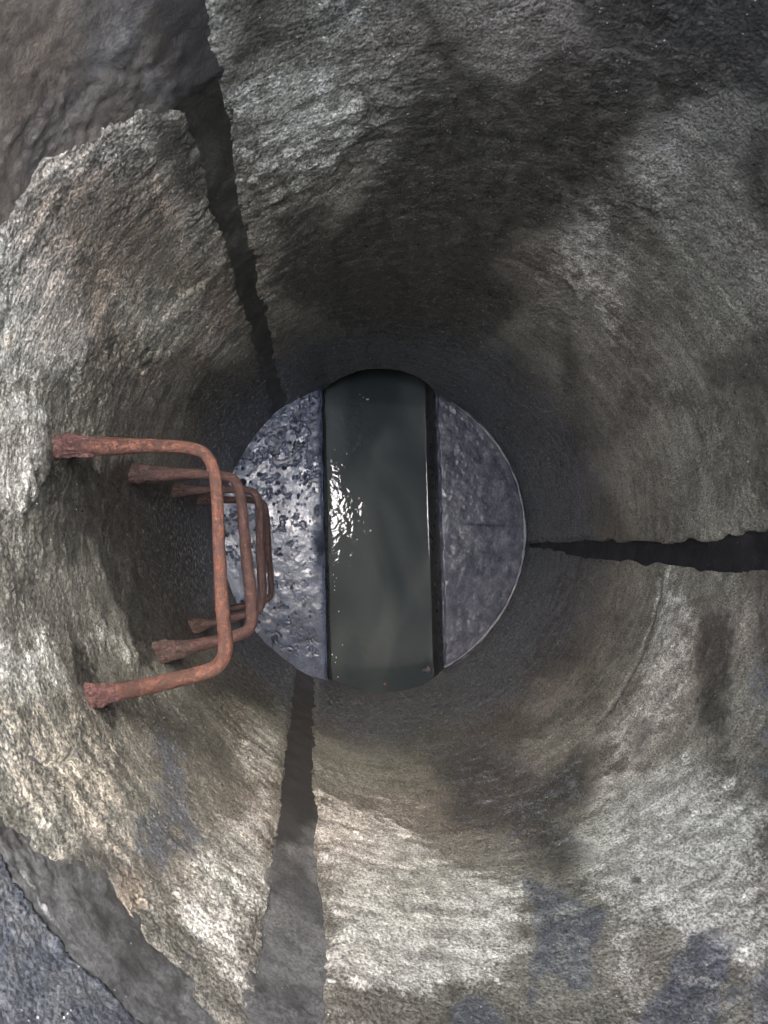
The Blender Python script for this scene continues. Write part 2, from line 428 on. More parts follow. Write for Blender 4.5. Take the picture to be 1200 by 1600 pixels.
# unrolled-wall outlines of damp and painted shade (D), pale (L), blue grey damp (B) and ochre (O) patches: strength, softness, (degrees, metres)
STAINS_SHADE = [
    ('D', 1, 0.08, [(98.4,0.181), (106.7,0.528), (112.9,0.790), (115.3,0.927), (117.3,1.040), (111.3,1.081), (106.0,1.130), (103.7,1.203), (101.6,1.268), (99.9,1.326), (99.8,1.376), (99.7,1.421), (94.9,1.401), (90.0,1.386), (85.6,1.380), (81.1,1.379), (76.8,1.381), (72.5,1.355), (68.0,1.331), (67.9,1.268), (67.8,1.196), (70.5,1.147), (73.5,1.095), (74.6,1.015), (75.8,0.924), (70.0,0.887), (64.1,0.859), (64.0,0.722), (63.9,0.554), (66.5,0.435), (69.5,0.301), (78.1,0.216), (87.9,0.171)]),  # deep shade low on the +Y wall, painted as dark colour
    ('D', 0.85, 0.05, [(105.2,1.551), (102.5,1.511), (99.6,1.467), (96.2,1.418), (91.1,1.391), (85.7,1.368), (80.6,1.342), (75.3,1.321), (69.9,1.304), (68.5,1.357), (67.3,1.403), (70.0,1.447), (72.5,1.486), (77.0,1.483), (81.7,1.483), (84.3,1.448), (87.3,1.412), (90.9,1.413), (94.5,1.417), (96.8,1.465), (98.9,1.507), (100.7,1.545)]),
    ('D', 0.7, 0.03, [(86.5,1.556), (83.7,1.538), (80.8,1.521), (77.8,1.504), (73.9,1.495), (70.0,1.488), (68.9,1.458), (67.7,1.425), (65.8,1.454), (64.0,1.481), (61.0,1.494), (58.1,1.508), (55.4,1.523), (58.2,1.550), (60.8,1.576), (63.2,1.601), (65.4,1.625), (68.5,1.610), (71.8,1.597), (75.2,1.584), (78.8,1.573), (82.6,1.563)]),
    ('D', 0.55, 0.03, [(58.0,1.432), (55.7,1.470), (53.6,1.506), (50.1,1.474), (46.4,1.441), (42.3,1.407), (38.0,1.374), (43.1,1.379), (48.1,1.388), (53.2,1.409)]),
    ('D', 0.5, 0.03, [(32.5,1.099), (33.0,1.195), (33.4,1.275), (33.7,1.344), (28.3,1.310), (22.6,1.280), (16.5,1.254), (10.2,1.235), (3.7,1.223), (-2.9,1.220), (0.8,1.148), (7.2,1.140), (13.7,1.142), (20.1,1.152), (26.2,1.122)]),
    ('D', 0.5, 0.04, [(56.5,0.918), (50.4,0.864), (43.9,0.817), (37.1,0.781), (36.2,0.683), (35.2,0.570), (42.4,0.632), (49.0,0.704), (53.0,0.817)]),
    ('D', 0.5, 0.04, [(130.4,0.390), (124.0,0.459), (118.4,0.543), (108.7,0.543), (97.9,0.374), (86.0,0.245), (87.4,0.015), (96.7,-0.022), (106.7,-0.001), (115.6,-0.022), (125.1,0.018)]),
    ('D', 0.4, 0.04, [(144.4,1.566), (142.1,1.531), (139.4,1.494), (139.6,1.457), (139.9,1.417), (136.7,1.332), (139.5,1.288), (142.5,1.243), (145.4,1.304), (147.9,1.360), (149.3,1.412), (150.5,1.457), (150.6,1.502), (150.7,1.541), (147.5,1.552)]),
    ('D', 0.65, 0.03, [(134.7,1.525), (132.5,1.510), (130.1,1.496), (130.4,1.456), (130.8,1.412), (131.2,1.362), (133.6,1.334), (136.2,1.307), (135.8,1.361), (135.6,1.408), (135.1,1.471)]),
    ('D', 0.5, 0.02, [(149.7,1.629), (147.4,1.610), (149.6,1.596), (151.9,1.582), (154.2,1.607), (151.9,1.618)]),
    ('D', 0.3, 0.05, [(138.2,1.397), (134.5,1.345), (130.3,1.290), (129.9,1.198), (129.3,1.083), (128.6,0.937), (133.2,0.923), (137.9,0.920), (140.8,1.066), (143.2,1.182), (141.2,1.265), (139.6,1.336)]),
    ('D', 0.4, 0.05, [(148.5,1.183), (144.8,1.032), (139.8,0.836), (137.1,0.554), (133.0,0.127), (139.8,0.091), (147.1,0.098), (151.5,0.559), (154.3,0.856), (152.0,0.985), (150.1,1.093)]),
    ('D', 0.85, 0.03, [(173.0,1.394), (172.0,1.303), (170.7,1.186), (170.6,1.089), (170.6,0.968), (167.5,0.718), (162.8,0.345), (158.4,-0.474), (172.3,-0.371), (184.6,-0.083), (195.6,0.138), (204.0,0.399), (210.2,0.636), (208.2,0.879), (206.8,1.055), (205.7,1.187), (201.2,1.162), (196.4,1.147), (191.8,1.183), (187.5,1.227), (183.6,1.269), (180.1,1.312), (179.0,1.390), (175.9,1.390)]),
    ('D', 0.5, 0.03, [(177.5,1.409), (179.3,1.323), (181.6,1.217), (185.5,1.222), (189.4,1.234), (186.7,1.330), (184.6,1.409), (181.0,1.406)]),
    ('D', 0.8, 0.006, [(197.5,1.368), (198.3,1.325), (201.4,1.319), (204.5,1.317), (209.4,1.318), (210.4,1.359), (205.6,1.376), (201.7,1.391)]),
    ('D', 0.55, 0.03, [(213.2,0.949), (216.6,0.655), (222.1,0.188), (229.5,0.198), (236.3,0.252), (237.3,0.499), (238.1,0.690), (232.0,0.725), (226.0,0.781), (221.6,0.869), (217.8,0.955)]),
    ('D', 0.45, 0.02, [(209.2,1.225), (212.1,1.130), (215.7,1.018), (219.9,1.029), (223.9,1.049), (228.6,1.089), (232.9,1.135), (228.3,1.248), (224.5,1.233), (220.4,1.225), (216.2,1.224), (212.7,1.222)]),
    ('D', 0.7, 0.02, [(-111.8,0.021), (-99.8,0.017), (-89.2,0.109), (-77.3,0.018), (-65.8,0.011), (-56.3,0.017), (-47.4,0.069), (-51.4,0.370), (-54.5,0.599), (-60.1,0.523), (-66.3,0.458), (-73.3,0.409), (-82.5,0.365), (-92.4,0.372), (-102.7,0.374), (-113.4,0.447)]),
    ('D', 0.5, 0.06, [(-85.5,0.163), (-74.9,0.160), (-65.3,0.217), (-56.9,0.312), (-55.4,0.544), (-54.3,0.726), (-62.6,0.802), (-70.2,0.890), (-75.7,0.823), (-81.9,0.763), (-86.9,0.656), (-92.9,0.550), (-89.5,0.373)]),
    ('D', 0.6, 0.06, [(-87.3,0.632), (-78.0,0.640), (-69.6,0.683), (-67.6,0.841), (-66.0,0.971), (-60.0,0.944), (-53.9,0.927), (-57.1,1.023), (-59.9,1.107), (-64.3,1.135), (-68.5,1.166), (-69.8,1.259), (-73.7,1.259), (-77.6,1.264), (-78.9,1.203), (-80.3,1.134), (-85.0,1.094), (-90.1,1.059), (-89.3,0.946), (-88.4,0.807)]),
    ('D', 0.6, 0.03, [(-19.8,1.026), (-16.2,1.113), (-20.9,1.135), (-25.5,1.160), (-30.5,1.179), (-35.4,1.202), (-40.1,1.228), (-40.5,1.149), (-34.0,1.101), (-27.1,1.059)]),
    ('D', 0.5, 0.03, [(-8.7,1.136), (-8.4,1.224), (-14.4,1.235), (-20.1,1.252), (-25.7,1.275), (-31.1,1.302), (-36.1,1.332), (-40.9,1.365), (-45.3,1.398), (-44.9,1.343), (-40.9,1.313), (-36.7,1.283), (-32.2,1.256), (-27.6,1.231), (-21.6,1.193), (-15.3,1.161)]),
    ('D', 0.45, 0.02, [(-46.0,1.013), (-42.1,1.069), (-46.2,1.104), (-50.2,1.141), (-52.9,1.093), (-49.6,1.053)]),
    ('D', 0.55, 0.006, [(-67.4,1.321), (-65.7,1.335), (-67.4,1.353), (-68.8,1.339)]),
    ('D', 0.4, 0.05, [(-12.1,0.130), (-11.2,0.387), (-10.6,0.588), (-17.4,0.652), (-23.7,0.724), (-31.5,0.691), (-39.7,0.681), (-43.2,0.593), (-47.2,0.500), (-41.0,0.216), (-31.4,0.146), (-21.7,0.117)]),
    ('D', 0.5, 0.02, [(209.9,1.238), (215.1,1.189), (219.2,1.214), (222.9,1.244), (225.3,1.294), (227.3,1.341), (229.1,1.384), (226.9,1.453), (225.0,1.511), (223.0,1.506), (220.9,1.504), (220.0,1.448), (218.9,1.381), (216.3,1.335), (213.3,1.287)]),
    ('D', 0.6, 0.02, [(-99.5,1.475), (-96.8,1.473), (-94.1,1.472), (-93.4,1.495), (-92.7,1.517), (-96.4,1.517), (-100.2,1.520), (-104.1,1.526), (-101.9,1.501)]),
    ('D', 0.5, 0.012, [(216.5,1.567), (218.4,1.542), (220.5,1.516), (222.1,1.549), (223.5,1.579), (221.0,1.597), (218.8,1.582)]),
    ('D', 0.75, 0.012, [(173.6,1.383), (172.9,1.315), (172.1,1.235), (172.5,1.079), (176.2,1.222), (176.0,1.296), (175.8,1.358)]),
    ('D', 0.6, 0.02, [(154.3,0.856), (148.2,0.869), (142.5,0.901), (137.4,0.679), (130.4,0.390), (128.1,-0.007), (138.0,-0.033), (148.5,0.033), (156.7,0.473), (155.4,0.689)]),
    ('D', 0.6, 0.03, [(124.5,1.605), (122.1,1.599), (119.6,1.595), (119.5,1.567), (119.3,1.536), (122.2,1.526), (125.2,1.517), (125.0,1.549), (124.7,1.578)]),
    ('D', 0.6, 0.03, [(122.7,1.234), (117.0,1.199), (111.0,1.172), (108.0,1.051), (104.2,0.901), (109.8,0.837), (116.2,0.784), (120.8,0.902), (124.7,1.008), (123.6,1.133)]),
    ('L', 0.55, 0.04, [(149.4,1.386), (145.9,1.310), (141.7,1.222), (136.8,1.122), (136.8,0.972), (136.9,0.769), (145.0,0.962), (151.3,1.126), (153.6,1.251), (155.5,1.349), (152.3,1.366)]),
    ('L', 0.5, 0.04, [(136.4,1.417), (131.2,1.362), (131.7,1.305), (132.2,1.239), (132.9,1.162), (136.2,1.232), (139.2,1.294), (137.7,1.360)]),
    ('B', 0.75, 0.012, [(-81.9,1.255), (-78.0,1.296), (-76.1,1.335), (-74.4,1.372), (-76.9,1.416), (-79.2,1.456), (-81.2,1.492), (-84.0,1.485), (-85.6,1.451), (-88.0,1.481), (-90.3,1.510), (-90.0,1.474), (-87.6,1.426), (-84.9,1.372), (-83.5,1.317)]),
    ('B', 0.75, 0.012, [(-67.2,1.461), (-64.9,1.494), (-68.8,1.519), (-70.7,1.549), (-72.5,1.577), (-74.9,1.566), (-77.4,1.557), (-79.9,1.548), (-77.4,1.519), (-74.7,1.488), (-71.0,1.473)]),
    ('B', 0.7, 0.02, [(-66.1,1.546), (-63.7,1.543), (-61.4,1.541), (-63.9,1.566), (-66.2,1.590), (-68.4,1.612), (-69.9,1.597), (-71.5,1.582), (-68.8,1.564)]),
    ('B', 0.7, 0.015, [(-98.7,1.474), (-96.3,1.468), (-93.8,1.463), (-93.4,1.495), (-92.9,1.525), (-96.4,1.525), (-100.0,1.528)]),
    ('B', 0.55, 0.03, [(211.0,1.272), (214.3,1.227), (217.9,1.183), (222.7,1.236), (226.8,1.291), (228.0,1.340), (229.1,1.384), (227.3,1.434), (225.8,1.479), (221.5,1.495), (220.3,1.444), (218.8,1.383), (216.5,1.347), (213.9,1.310)]),
    ('B', 0.38, 0.07, [(-87.6,0.555), (-79.7,0.573), (-72.4,0.618), (-65.9,0.681), (-62.6,0.823), (-60.0,0.944), (-57.8,1.047), (-63.1,1.114), (-67.9,1.179), (-72.2,1.241), (-76.2,1.207), (-80.6,1.175), (-83.8,1.135), (-87.4,1.096), (-91.3,1.059), (-90.3,0.930), (-89.2,0.767)]),
    ('B', 0.55, 0.03, [(-28.0,1.212), (-26.4,1.278), (-31.1,1.302), (-35.6,1.329), (-39.8,1.357), (-43.7,1.386), (-42.1,1.326), (-37.7,1.287), (-33.1,1.249)]),
    ('B', 0.45, 0.06, [(-107.1,0.056), (-95.5,-0.077), (-83.9,-0.114), (-73.3,-0.063), (-64.1,0.047), (-50.9,0.023), (-38.8,0.086), (-28.1,0.206), (-36.7,0.425), (-44.7,0.437), (-52.7,0.475), (-60.6,0.536), (-67.6,0.466), (-75.5,0.419), (-84.2,0.406), (-93.2,0.436), (-99.3,0.248)]),
    ('B', 0.4, 0.05, [(39.3,0.338), (27.4,0.313), (15.7,0.343), (4.8,0.419), (1.2,0.296), (-2.9,0.163), (9.9,0.068), (23.4,0.046), (36.9,0.105)]),
    ('L', 0.45, 0.05, [(77.6,1.232), (71.9,1.243), (66.4,1.262), (61.8,1.225), (57.0,1.191), (51.9,1.160), (48.5,1.084), (44.5,1.000), (40.0,0.908), (47.0,0.926), (53.9,0.956), (60.6,0.997), (66.9,1.078), (72.6,1.158)]),
    ('L', 0.85, 0.03, [(-113.2,1.007), (-109.3,1.005), (-105.4,1.011), (-99.7,1.054), (-94.6,1.106), (-89.9,1.164), (-85.8,1.222), (-82.3,1.278), (-84.1,1.334), (-85.8,1.383), (-88.2,1.420), (-90.5,1.454), (-94.5,1.459), (-98.5,1.468), (-102.5,1.480), (-105.9,1.478), (-109.3,1.480), (-112.8,1.484), (-112.9,1.441), (-113.0,1.391), (-113.2,1.334), (-113.2,1.248), (-113.2,1.142)]),
    ('L', 1, 0.05, [(-58.0,1.075), (-54.3,1.112), (-50.9,1.149), (-47.8,1.187), (-48.3,1.259), (-48.8,1.321), (-49.3,1.375), (-53.1,1.410), (-56.6,1.445), (-59.8,1.478), (-62.8,1.510), (-64.6,1.479), (-66.6,1.447), (-68.3,1.419), (-70.2,1.389), (-72.2,1.357), (-71.2,1.284), (-70.1,1.197), (-64.3,1.135)]),
    ('L', 0.65, 0.05, [(-12.5,0.889), (-15.0,0.955), (-17.2,1.016), (-22.5,1.033), (-27.6,1.056), (-32.6,1.084), (-39.3,1.088), (-46.0,1.104), (-52.5,1.130), (-54.1,1.039), (-48.0,0.994), (-41.6,0.957), (-35.1,0.931), (-27.6,0.902), (-20.1,0.888)]),
    ('L', 0.6, 0.04, [(-74.7,1.385), (-73.1,1.406), (-71.6,1.427), (-74.8,1.463), (-77.7,1.498), (-80.3,1.530), (-81.4,1.510), (-79.4,1.472), (-77.2,1.431)]),
    ('L', 0.58, 0.03, [(227.3,1.358), (229.9,1.287), (233.0,1.206), (236.6,1.112), (237.7,1.222), (238.7,1.311), (239.4,1.384), (239.4,1.440), (239.4,1.488), (239.4,1.530), (239.5,1.567), (236.7,1.564), (234.0,1.562), (231.7,1.554), (229.4,1.547), (227.0,1.542), (227.1,1.491), (227.2,1.431)]),
    ('O', 0.55, 0.012, [(170.5,1.412), (169.3,1.342), (167.8,1.258), (169.2,1.194), (171.4,1.238), (172.8,1.316), (174.0,1.381)]),
    ('O', 0.5, 0.012, [(202.3,1.383), (203.6,1.324), (205.1,1.257), (208.9,1.268), (206.9,1.380)]),
    ('L', 0.45, 0.03, [(227.5,0.745), (232.9,0.757), (238.0,0.786), (238.1,0.942), (238.2,1.066), (234.2,1.104), (230.3,1.146), (229.6,1.041), (228.7,0.910)]),
    ('L', 0.35, 0.03, [(199.2,1.572), (201.2,1.526), (203.5,1.473), (206.2,1.413), (210.3,1.375), (214.7,1.340), (216.8,1.388), (218.7,1.431), (220.4,1.471), (217.3,1.524), (214.7,1.571), (212.9,1.588), (211.3,1.605), (208.4,1.609), (205.6,1.616), (203.6,1.601), (201.5,1.586)]),
    ('L', 0.6, 0.03, [(193.4,1.543), (194.8,1.480), (196.5,1.403), (200.2,1.402), (203.8,1.407), (202.2,1.473), (200.9,1.528), (199.7,1.575), (196.7,1.558)]),
    ('L', 0.7, 0.02, [(168.6,1.545), (167.1,1.503), (165.3,1.455), (167.6,1.390), (170.9,1.392), (174.2,1.399), (177.3,1.425), (180.2,1.453), (180.6,1.519), (177.5,1.521), (174.4,1.526), (171.5,1.535)]),
    ('L', 0.75, 0.04, [(155.1,1.630), (153.3,1.593), (151.2,1.549), (152.2,1.515), (153.3,1.477), (154.3,1.418), (155.5,1.349), (159.1,1.343), (162.8,1.342), (165.1,1.423), (167.0,1.489), (168.6,1.545), (165.5,1.560), (162.6,1.576), (159.9,1.593), (157.4,1.612)]),
    ('L', 0.5, 0.03, [(149.0,1.602), (146.0,1.587), (142.9,1.574), (139.7,1.562), (137.3,1.509), (140.7,1.523), (143.8,1.533), (146.9,1.545), (148.0,1.575)]),
    ('L', 0.6, 0.04, [(124.8,1.487), (120.9,1.488), (117.1,1.491), (113.2,1.446), (108.8,1.397), (104.0,1.348), (107.0,1.325), (110.2,1.305), (113.6,1.287), (118.8,1.303), (124.0,1.327), (124.4,1.388), (124.6,1.441)]),
    ('L', 0.4, 0.05, [(114.0,1.574), (110.0,1.562), (105.9,1.553), (105.8,1.514), (105.6,1.470), (108.9,1.474), (112.2,1.480), (113.1,1.530)]),
    ('L', 0.3, 0.05, [(126.0,1.343), (121.2,1.324), (116.4,1.312), (111.5,1.306), (112.4,1.258), (113.4,1.204), (118.2,1.170), (123.5,1.143), (124.9,1.254)]),
    ('L', 0.35, 0.05, [(71.2,1.368), (67.5,1.381), (64.0,1.395), (60.6,1.411), (58.0,1.356), (55.0,1.293), (59.8,1.281), (64.7,1.274), (68.1,1.323)]),
    ('L', 0.3, 0.05, [(97.0,1.449), (92.7,1.455), (88.6,1.464), (84.7,1.477), (81.6,1.445), (84.1,1.421), (86.8,1.397), (89.7,1.374), (93.5,1.412)]),
    ('L', 0.5, 0.03, [(192.2,1.248), (196.1,1.201), (200.3,1.158), (204.9,1.121), (206.5,1.200), (201.8,1.266), (197.7,1.332), (195.1,1.290)]),
    ('O', 0.7, 0.015, [(221.3,1.533), (223.3,1.503), (224.6,1.535), (225.8,1.564), (223.8,1.585), (222.6,1.560)]),
    ('O', 0.5, 0.02, [(205.6,1.616), (207.6,1.607), (209.6,1.599), (211.1,1.619), (209.0,1.644), (207.4,1.630)]),
    ('O', 0.45, 0.1, [(152.4,1.654), (149.1,1.630), (145.6,1.607), (141.9,1.584), (137.9,1.562), (135.4,1.524), (132.6,1.483), (129.5,1.437), (129.4,1.373), (129.3,1.296), (129.1,1.202), (128.9,1.086), (128.6,0.937), (134.3,0.835), (141.2,0.740), (149.4,0.670), (154.4,0.886), (158.1,1.055), (161.0,1.187), (163.3,1.292), (164.3,1.378), (165.1,1.448), (165.7,1.507), (166.3,1.556), (163.0,1.573), (160.0,1.593), (157.2,1.613), (154.7,1.634)]),
    ('O', 0.5, 0.08, [(197.5,1.562), (199.8,1.508), (202.5,1.443), (205.9,1.368), (210.8,1.360), (215.8,1.361), (217.8,1.407), (219.6,1.449), (221.2,1.487), (218.2,1.530), (215.6,1.569), (213.3,1.604), (210.7,1.620), (208.2,1.637), (205.8,1.618), (203.3,1.598), (200.5,1.580)]),
    ('O', 0.25, 0.05, [(142.8,1.576), (140.0,1.537), (136.8,1.494), (133.3,1.448), (129.3,1.399), (130.7,1.348), (132.4,1.290), (134.3,1.226), (138.8,1.249), (143.2,1.277), (147.4,1.311), (149.4,1.386), (151.0,1.450), (152.4,1.505), (149.7,1.521), (147.3,1.539), (145.0,1.557)]),
    ('O', 0.3, 0.04, [(62.7,1.500), (60.4,1.525), (58.2,1.550), (55.5,1.525), (52.8,1.498), (49.8,1.471), (52.3,1.452), (54.9,1.433), (59.0,1.467)]),
    ('O', 0.35, 0.05, [(200.8,1.536), (203.8,1.499), (207.1,1.460), (210.7,1.420), (214.8,1.382), (216.9,1.435), (218.8,1.482), (215.7,1.529), (213.1,1.573), (210.9,1.611), (208.6,1.592), (206.2,1.573), (203.6,1.554)]),
]


# ------------------------------------------------------------------ stains and painted shade: polygons on the unrolled wall (degrees, metres)
def poly_sd(px, py, poly):
    """signed distance, positive inside"""
    q = np.asarray(poly, float)
    d2 = np.full(px.shape, 1e9); inside = np.zeros(px.shape, bool)
    for i in range(len(q)):
        ax, ay = q[i]; bx, by = q[(i + 1) % len(q)]
        ex, ey = bx - ax, by - ay
        t = np.clip(((px - ax) * ex + (py - ay) * ey) / (ex * ex + ey * ey + 1e-12), 0, 1)
        d2 = np.minimum(d2, (px - ax - t * ex) ** 2 + (py - ay - t * ey) ** 2)
        cond = (ay > py) != (by > py)
        with np.errstate(divide='ignore', invalid='ignore'):
            xi = ax + (py - ay) * ex / (ey if ey != 0 else 1e-12)
        inside ^= cond & (px < xi)
    d = np.sqrt(d2)
    return np.where(inside, d, -d)


def stain_shade_attr(th_deg, z):
    s = np.radians(th_deg) * R
    out = np.zeros(th_deg.shape + (4,), np.float32)
    wob = 0.040 * line2(s, z, 9.0) + 0.020 * line2(s, z, 41.0)
    for ch, st, soft, poly in STAINS_SHADE:
        k = 'DLBO'.index(ch)
        p = [(math.radians(a) * R, b) for a, b in poly]
        xs, ys = [a for a, b in p], [b for a, b in p]
        pad = soft + 0.06
        sel = (s > min(xs) - pad) & (s < max(xs) + pad) & (z > min(ys) - pad) & (z < max(ys) + pad)
        if not sel.any(): continue
        sd = poly_sd(s[sel], z[sel], p) + wob[sel] * min(1.0, soft / 0.015)
        v = st * sstep(-soft, soft, sd)
        o = out[..., k]
        o[sel] = np.maximum(o[sel], v)
    # damp and painted shade: colour darkens and turns blue towards the wall's foot
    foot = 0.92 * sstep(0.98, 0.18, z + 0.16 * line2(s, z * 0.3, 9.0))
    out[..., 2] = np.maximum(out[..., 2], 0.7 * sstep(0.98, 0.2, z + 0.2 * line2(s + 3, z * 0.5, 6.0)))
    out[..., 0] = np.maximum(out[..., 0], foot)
    return out


def line2(s, z, k):
    return fbm(s, z, np.full_like(s, 0.37), k, 4, 0.55) * 2


# ------------------------------------------------------------------ wall relief
CRACK = [(-13.3, 0.880), (-24.6, 0.897), (-35.6, 0.910), (-44.0, 0.925), (-49.5, 0.931)]
HAIR = [(206.0, 1.549), (207.8, 1.53), (207.6, 1.515), (208.9, 1.495), (208.5, 1.47)]


def polyline_dist(s, z, pts):
    d = np.full(s.shape, 1e9)
    p = [(math.radians(a) * R, b) for a, b in pts]
    for (ax, ay), (bx, by) in zip(p[:-1], p[1:]):
        ex, ey = bx - ax, by - ay
        t = np.clip(((s - ax) * ex + (z - ay) * ey) / (ex * ex + ey * ey), 0, 1)
        d = np.minimum(d, np.hypot(s - ax - t * ex, z - ay - t * ey))
    return d


def wall_relief(th, z, attr, rough_up=0.0):
    """inward (towards the axis) offset of the wall surface in metres"""
    x, y = R * np.cos(th), R * np.sin(th)
    s = th * R
    big = fbm(x, y, z, 4.5, 3) * 0.016
    patch = fbm(x, y, z, 7.0, 3)
    rough = sstep(-0.12, 0.18, patch + rough_up) * (0.45 + 0.55 * sstep(0.25, 1.1, z))
    lump = fbm(x, y, z, 62.0, 4, 0.65) * 0.0058
    grain = (fbm(x, y, z, 190.0, 3, 0.8) + 0.5 * fbm(x + 3, y, z, 400.0, 1)) * 0.0048
    ridge = fbm(s * 0.10 + 0.04 * fbm(x, y, z, 9.0, 2), z, x * 0.0, 55.0, 4, 0.6) * 0.0026
    d = big + (0.3 + rough) * lump + (0.45 + 0.55 * rough) * grain + ridge
    if attr is not None:
        d = d * (1 - 0.35 * attr[..., 0]) + 0.0035 * sstep(0.3, 0.6, attr[..., 1] + patch) * (0.4 + rough)
    return d


def wall_xyz(th, z, inward):
    r = R - inward
    return np.stack([r * np.cos(th), r * np.sin(th), z], -1)


def arch_foot(th):
    """height of the wall's lower edge: the two pipe mouths are cut out of it"""
    x, y = R * np.cos(th), R * np.sin(th)
    xc = x - (CH_X + (-y) * math.tan(-CH_ROT))
    crown_drop = np.where(y > 0, 0.0, 0.05)
    h = np.sqrt(np.maximum(0, (CH_HALF + 0.0) ** 2 - xc ** 2)) + CH_AX - crown_drop
    h = h + 0.004 * line_noise(th * R, 5, 60.0, 3)
    return np.where(np.abs(xc) < CH_HALF, np.maximum(h, -0.03), -0.03)


def jagline(z, seed):
    return 2.3 * line_noise(z, seed, 21.0, 3) * (0.4 + 1.6 * np.abs(line_noise(z, seed + 40, 6.0, 2)) * 2) + 1.3 * line_noise(z, seed + 20, 85.0, 4) * sstep(-0.15, 0.2, line_noise(z, seed + 30, 9.0, 2))


J_A = lambda z: (126.8 + jagline(z, 11) + 2.6 * line_noise(z, 1, 9.0, 6) - 1.5 * sstep(0.45, 0.1, z), 131.3 + jagline(z, 12) + 3.2 * line_noise(z, 2, 7.0, 6))
J_B = lambda z: (-9.6 + jagline(z, 13) + 2.2 * line_noise(z, 3, 14.0, 6) + 3.0 * sstep(0.55, 0.05, z) - 0.9 * sstep(0.7, 1.1, z), -4.3 + jagline(z, 14) + 2.6 * line_noise(z, 4, 12.0, 6) + 1.6 * sstep(0.95, 1.15, z) - 0.2 * sstep(0.5, 0.1, z))
J_C = lambda z: (239.0 + jagline(z, 15) + 1.6 * line_noise(z, 5, 9.0, 6), 245.8 + jagline(z, 16) + 2.4 * line_noise(z, 6, 11.0, 6) + 0.9 * sstep(1.15, 1.4, z))


def seg_top(th):
    """ragged upper edge of the lower wall, where the ring mortar begins"""
    deg = np.degrees(th)
    base = np.interp(deg, [-120, -60, 0, 60, 77, 99, 127.5, 130, 136, 142, 148, 180, 205, 210, 214, 220, 226, 232, 236, 245, 250],
                     [1.585, 1.58, 1.58, 1.625, 1.635, 1.635, 1.628, 1.49, 1.555, 1.572, 1.600, 1.612, 1.622, 1.626, 1.603, 1.545, 1.560, 1.578, 1.600, 1.585, 1.58])
    return base + 0.028 * line_noise(th * R, 8, 26.0, 6)


def z_param(n):
    """0..1, denser towards the top"""
    t = np.linspace(0, 1, n)
    return t * (1.55 - 0.55 * t)


def wall_segment(label, left, right, ncol, parent):
    nrow = 400
    v = z_param(nrow)
    u = np.linspace(0, 1, ncol)
    zr = np.linspace(0, 1.6, nrow)
    # first guess of the columns, then foot and top per column
    l0, r0 = np.radians(left(np.full(1, 0.8)))[0], np.radians(right(np.full(1, 0.8)))[0]
    th0 = l0 + (r0 - l0) * u
    foot, top = arch_foot(th0), seg_top(th0)
    Z = foot[None, :] + (top - foot)[None, :] * v[:, None]
    TL, TR = np.radians(left(Z[:, 0])), np.radians(right(Z[:, -1]))
    TH = TL[:, None] + (TR - TL)[:, None] * u[None, :]
    A = stain_shade_attr(np.degrees(TH), Z)
    I = wall_relief(TH, Z, A)
    S = TH * R
    c = polyline_dist(S, Z + 0.006 * line2(S, Z, 20.0), CRACK)
    I = I - 0.008 * sstep(0.0085, 0.002, c)
    A[..., 0] = np.maximum(A[..., 0], 0.8 * sstep(0.008, 0.003, c))
    c = polyline_dist(S, Z, HAIR)
    I = I - 0.004 * sstep(0.0035, 0.001, c)
    # the edges break down towards the joints
    e = np.minimum(u, 1 - u)[None, :] * (r0 - l0) * R
    e = np.minimum(e, (top - foot)[None, :] * (1 - v)[:, None] + 0 * e)
    I = I - 0.0032 * sstep(0.014, 0.0, e + 0.008 * line2(S, Z, 30.0))
    V = wall_xyz(TH, Z, I)
    # a lip that turns back into the wall all round
    def back(th, z, i): return wall_xyz(th, z, i - 0.05)
    V2 = np.empty((nrow + 2, ncol + 2, 3)); A2 = np.empty((nrow + 2, ncol + 2, 4)); T2 = np.empty((nrow + 2, ncol + 2)); Z2 = np.empty_like(T2)
    ri = np.clip(np.arange(-1, nrow + 1), 0, nrow - 1); ci = np.clip(np.arange(-1, ncol + 1), 0, ncol - 1)
    V2[:] = V[ri][:, ci]; A2[:] = A[ri][:, ci]; T2[:] = TH[ri][:, ci]; Z2[:] = Z[ri][:, ci]
    B = back(TH, Z, I)[ri][:, ci]
    for sl in ((0, slice(None)), (-1, slice(None)), (slice(None), 0), (slice(None), -1)):
        V2[sl] = B[sl]
    uv = np.stack([T2 * R, Z2], -1).reshape(-1, 2)
    o = mesh_obj('wall_segment', V2.reshape(-1, 3), grid_faces(nrow + 2, ncol + 2, flip=True), M_WALL, parent, uv=uv, attr=A2.reshape(-1, 4))
    o['label'] = label
    return o


shaft = tag(empty('manhole_shaft'), 'round rough concrete manhole shaft with damp stained walls, enclosing the ladder and channel', 'manhole shaft')
seg = lambda lab, lf, rf, n: wall_segment(lab, lf, rf, n, shaft)
seg('damp concrete wall segment with painted shade, opposite the rungs', lambda z: J_B(z)[1], lambda z: J_A(z)[0], 440)
seg('pale stained concrete wall segment that carries the rungs', lambda z: J_A(z)[1], lambda z: J_C(z)[0], 420)
seg('pale concrete wall segment with blue grey damp patches', lambda z: J_C(z)[1] - 360, lambda z: J_B(z)[0], 420)


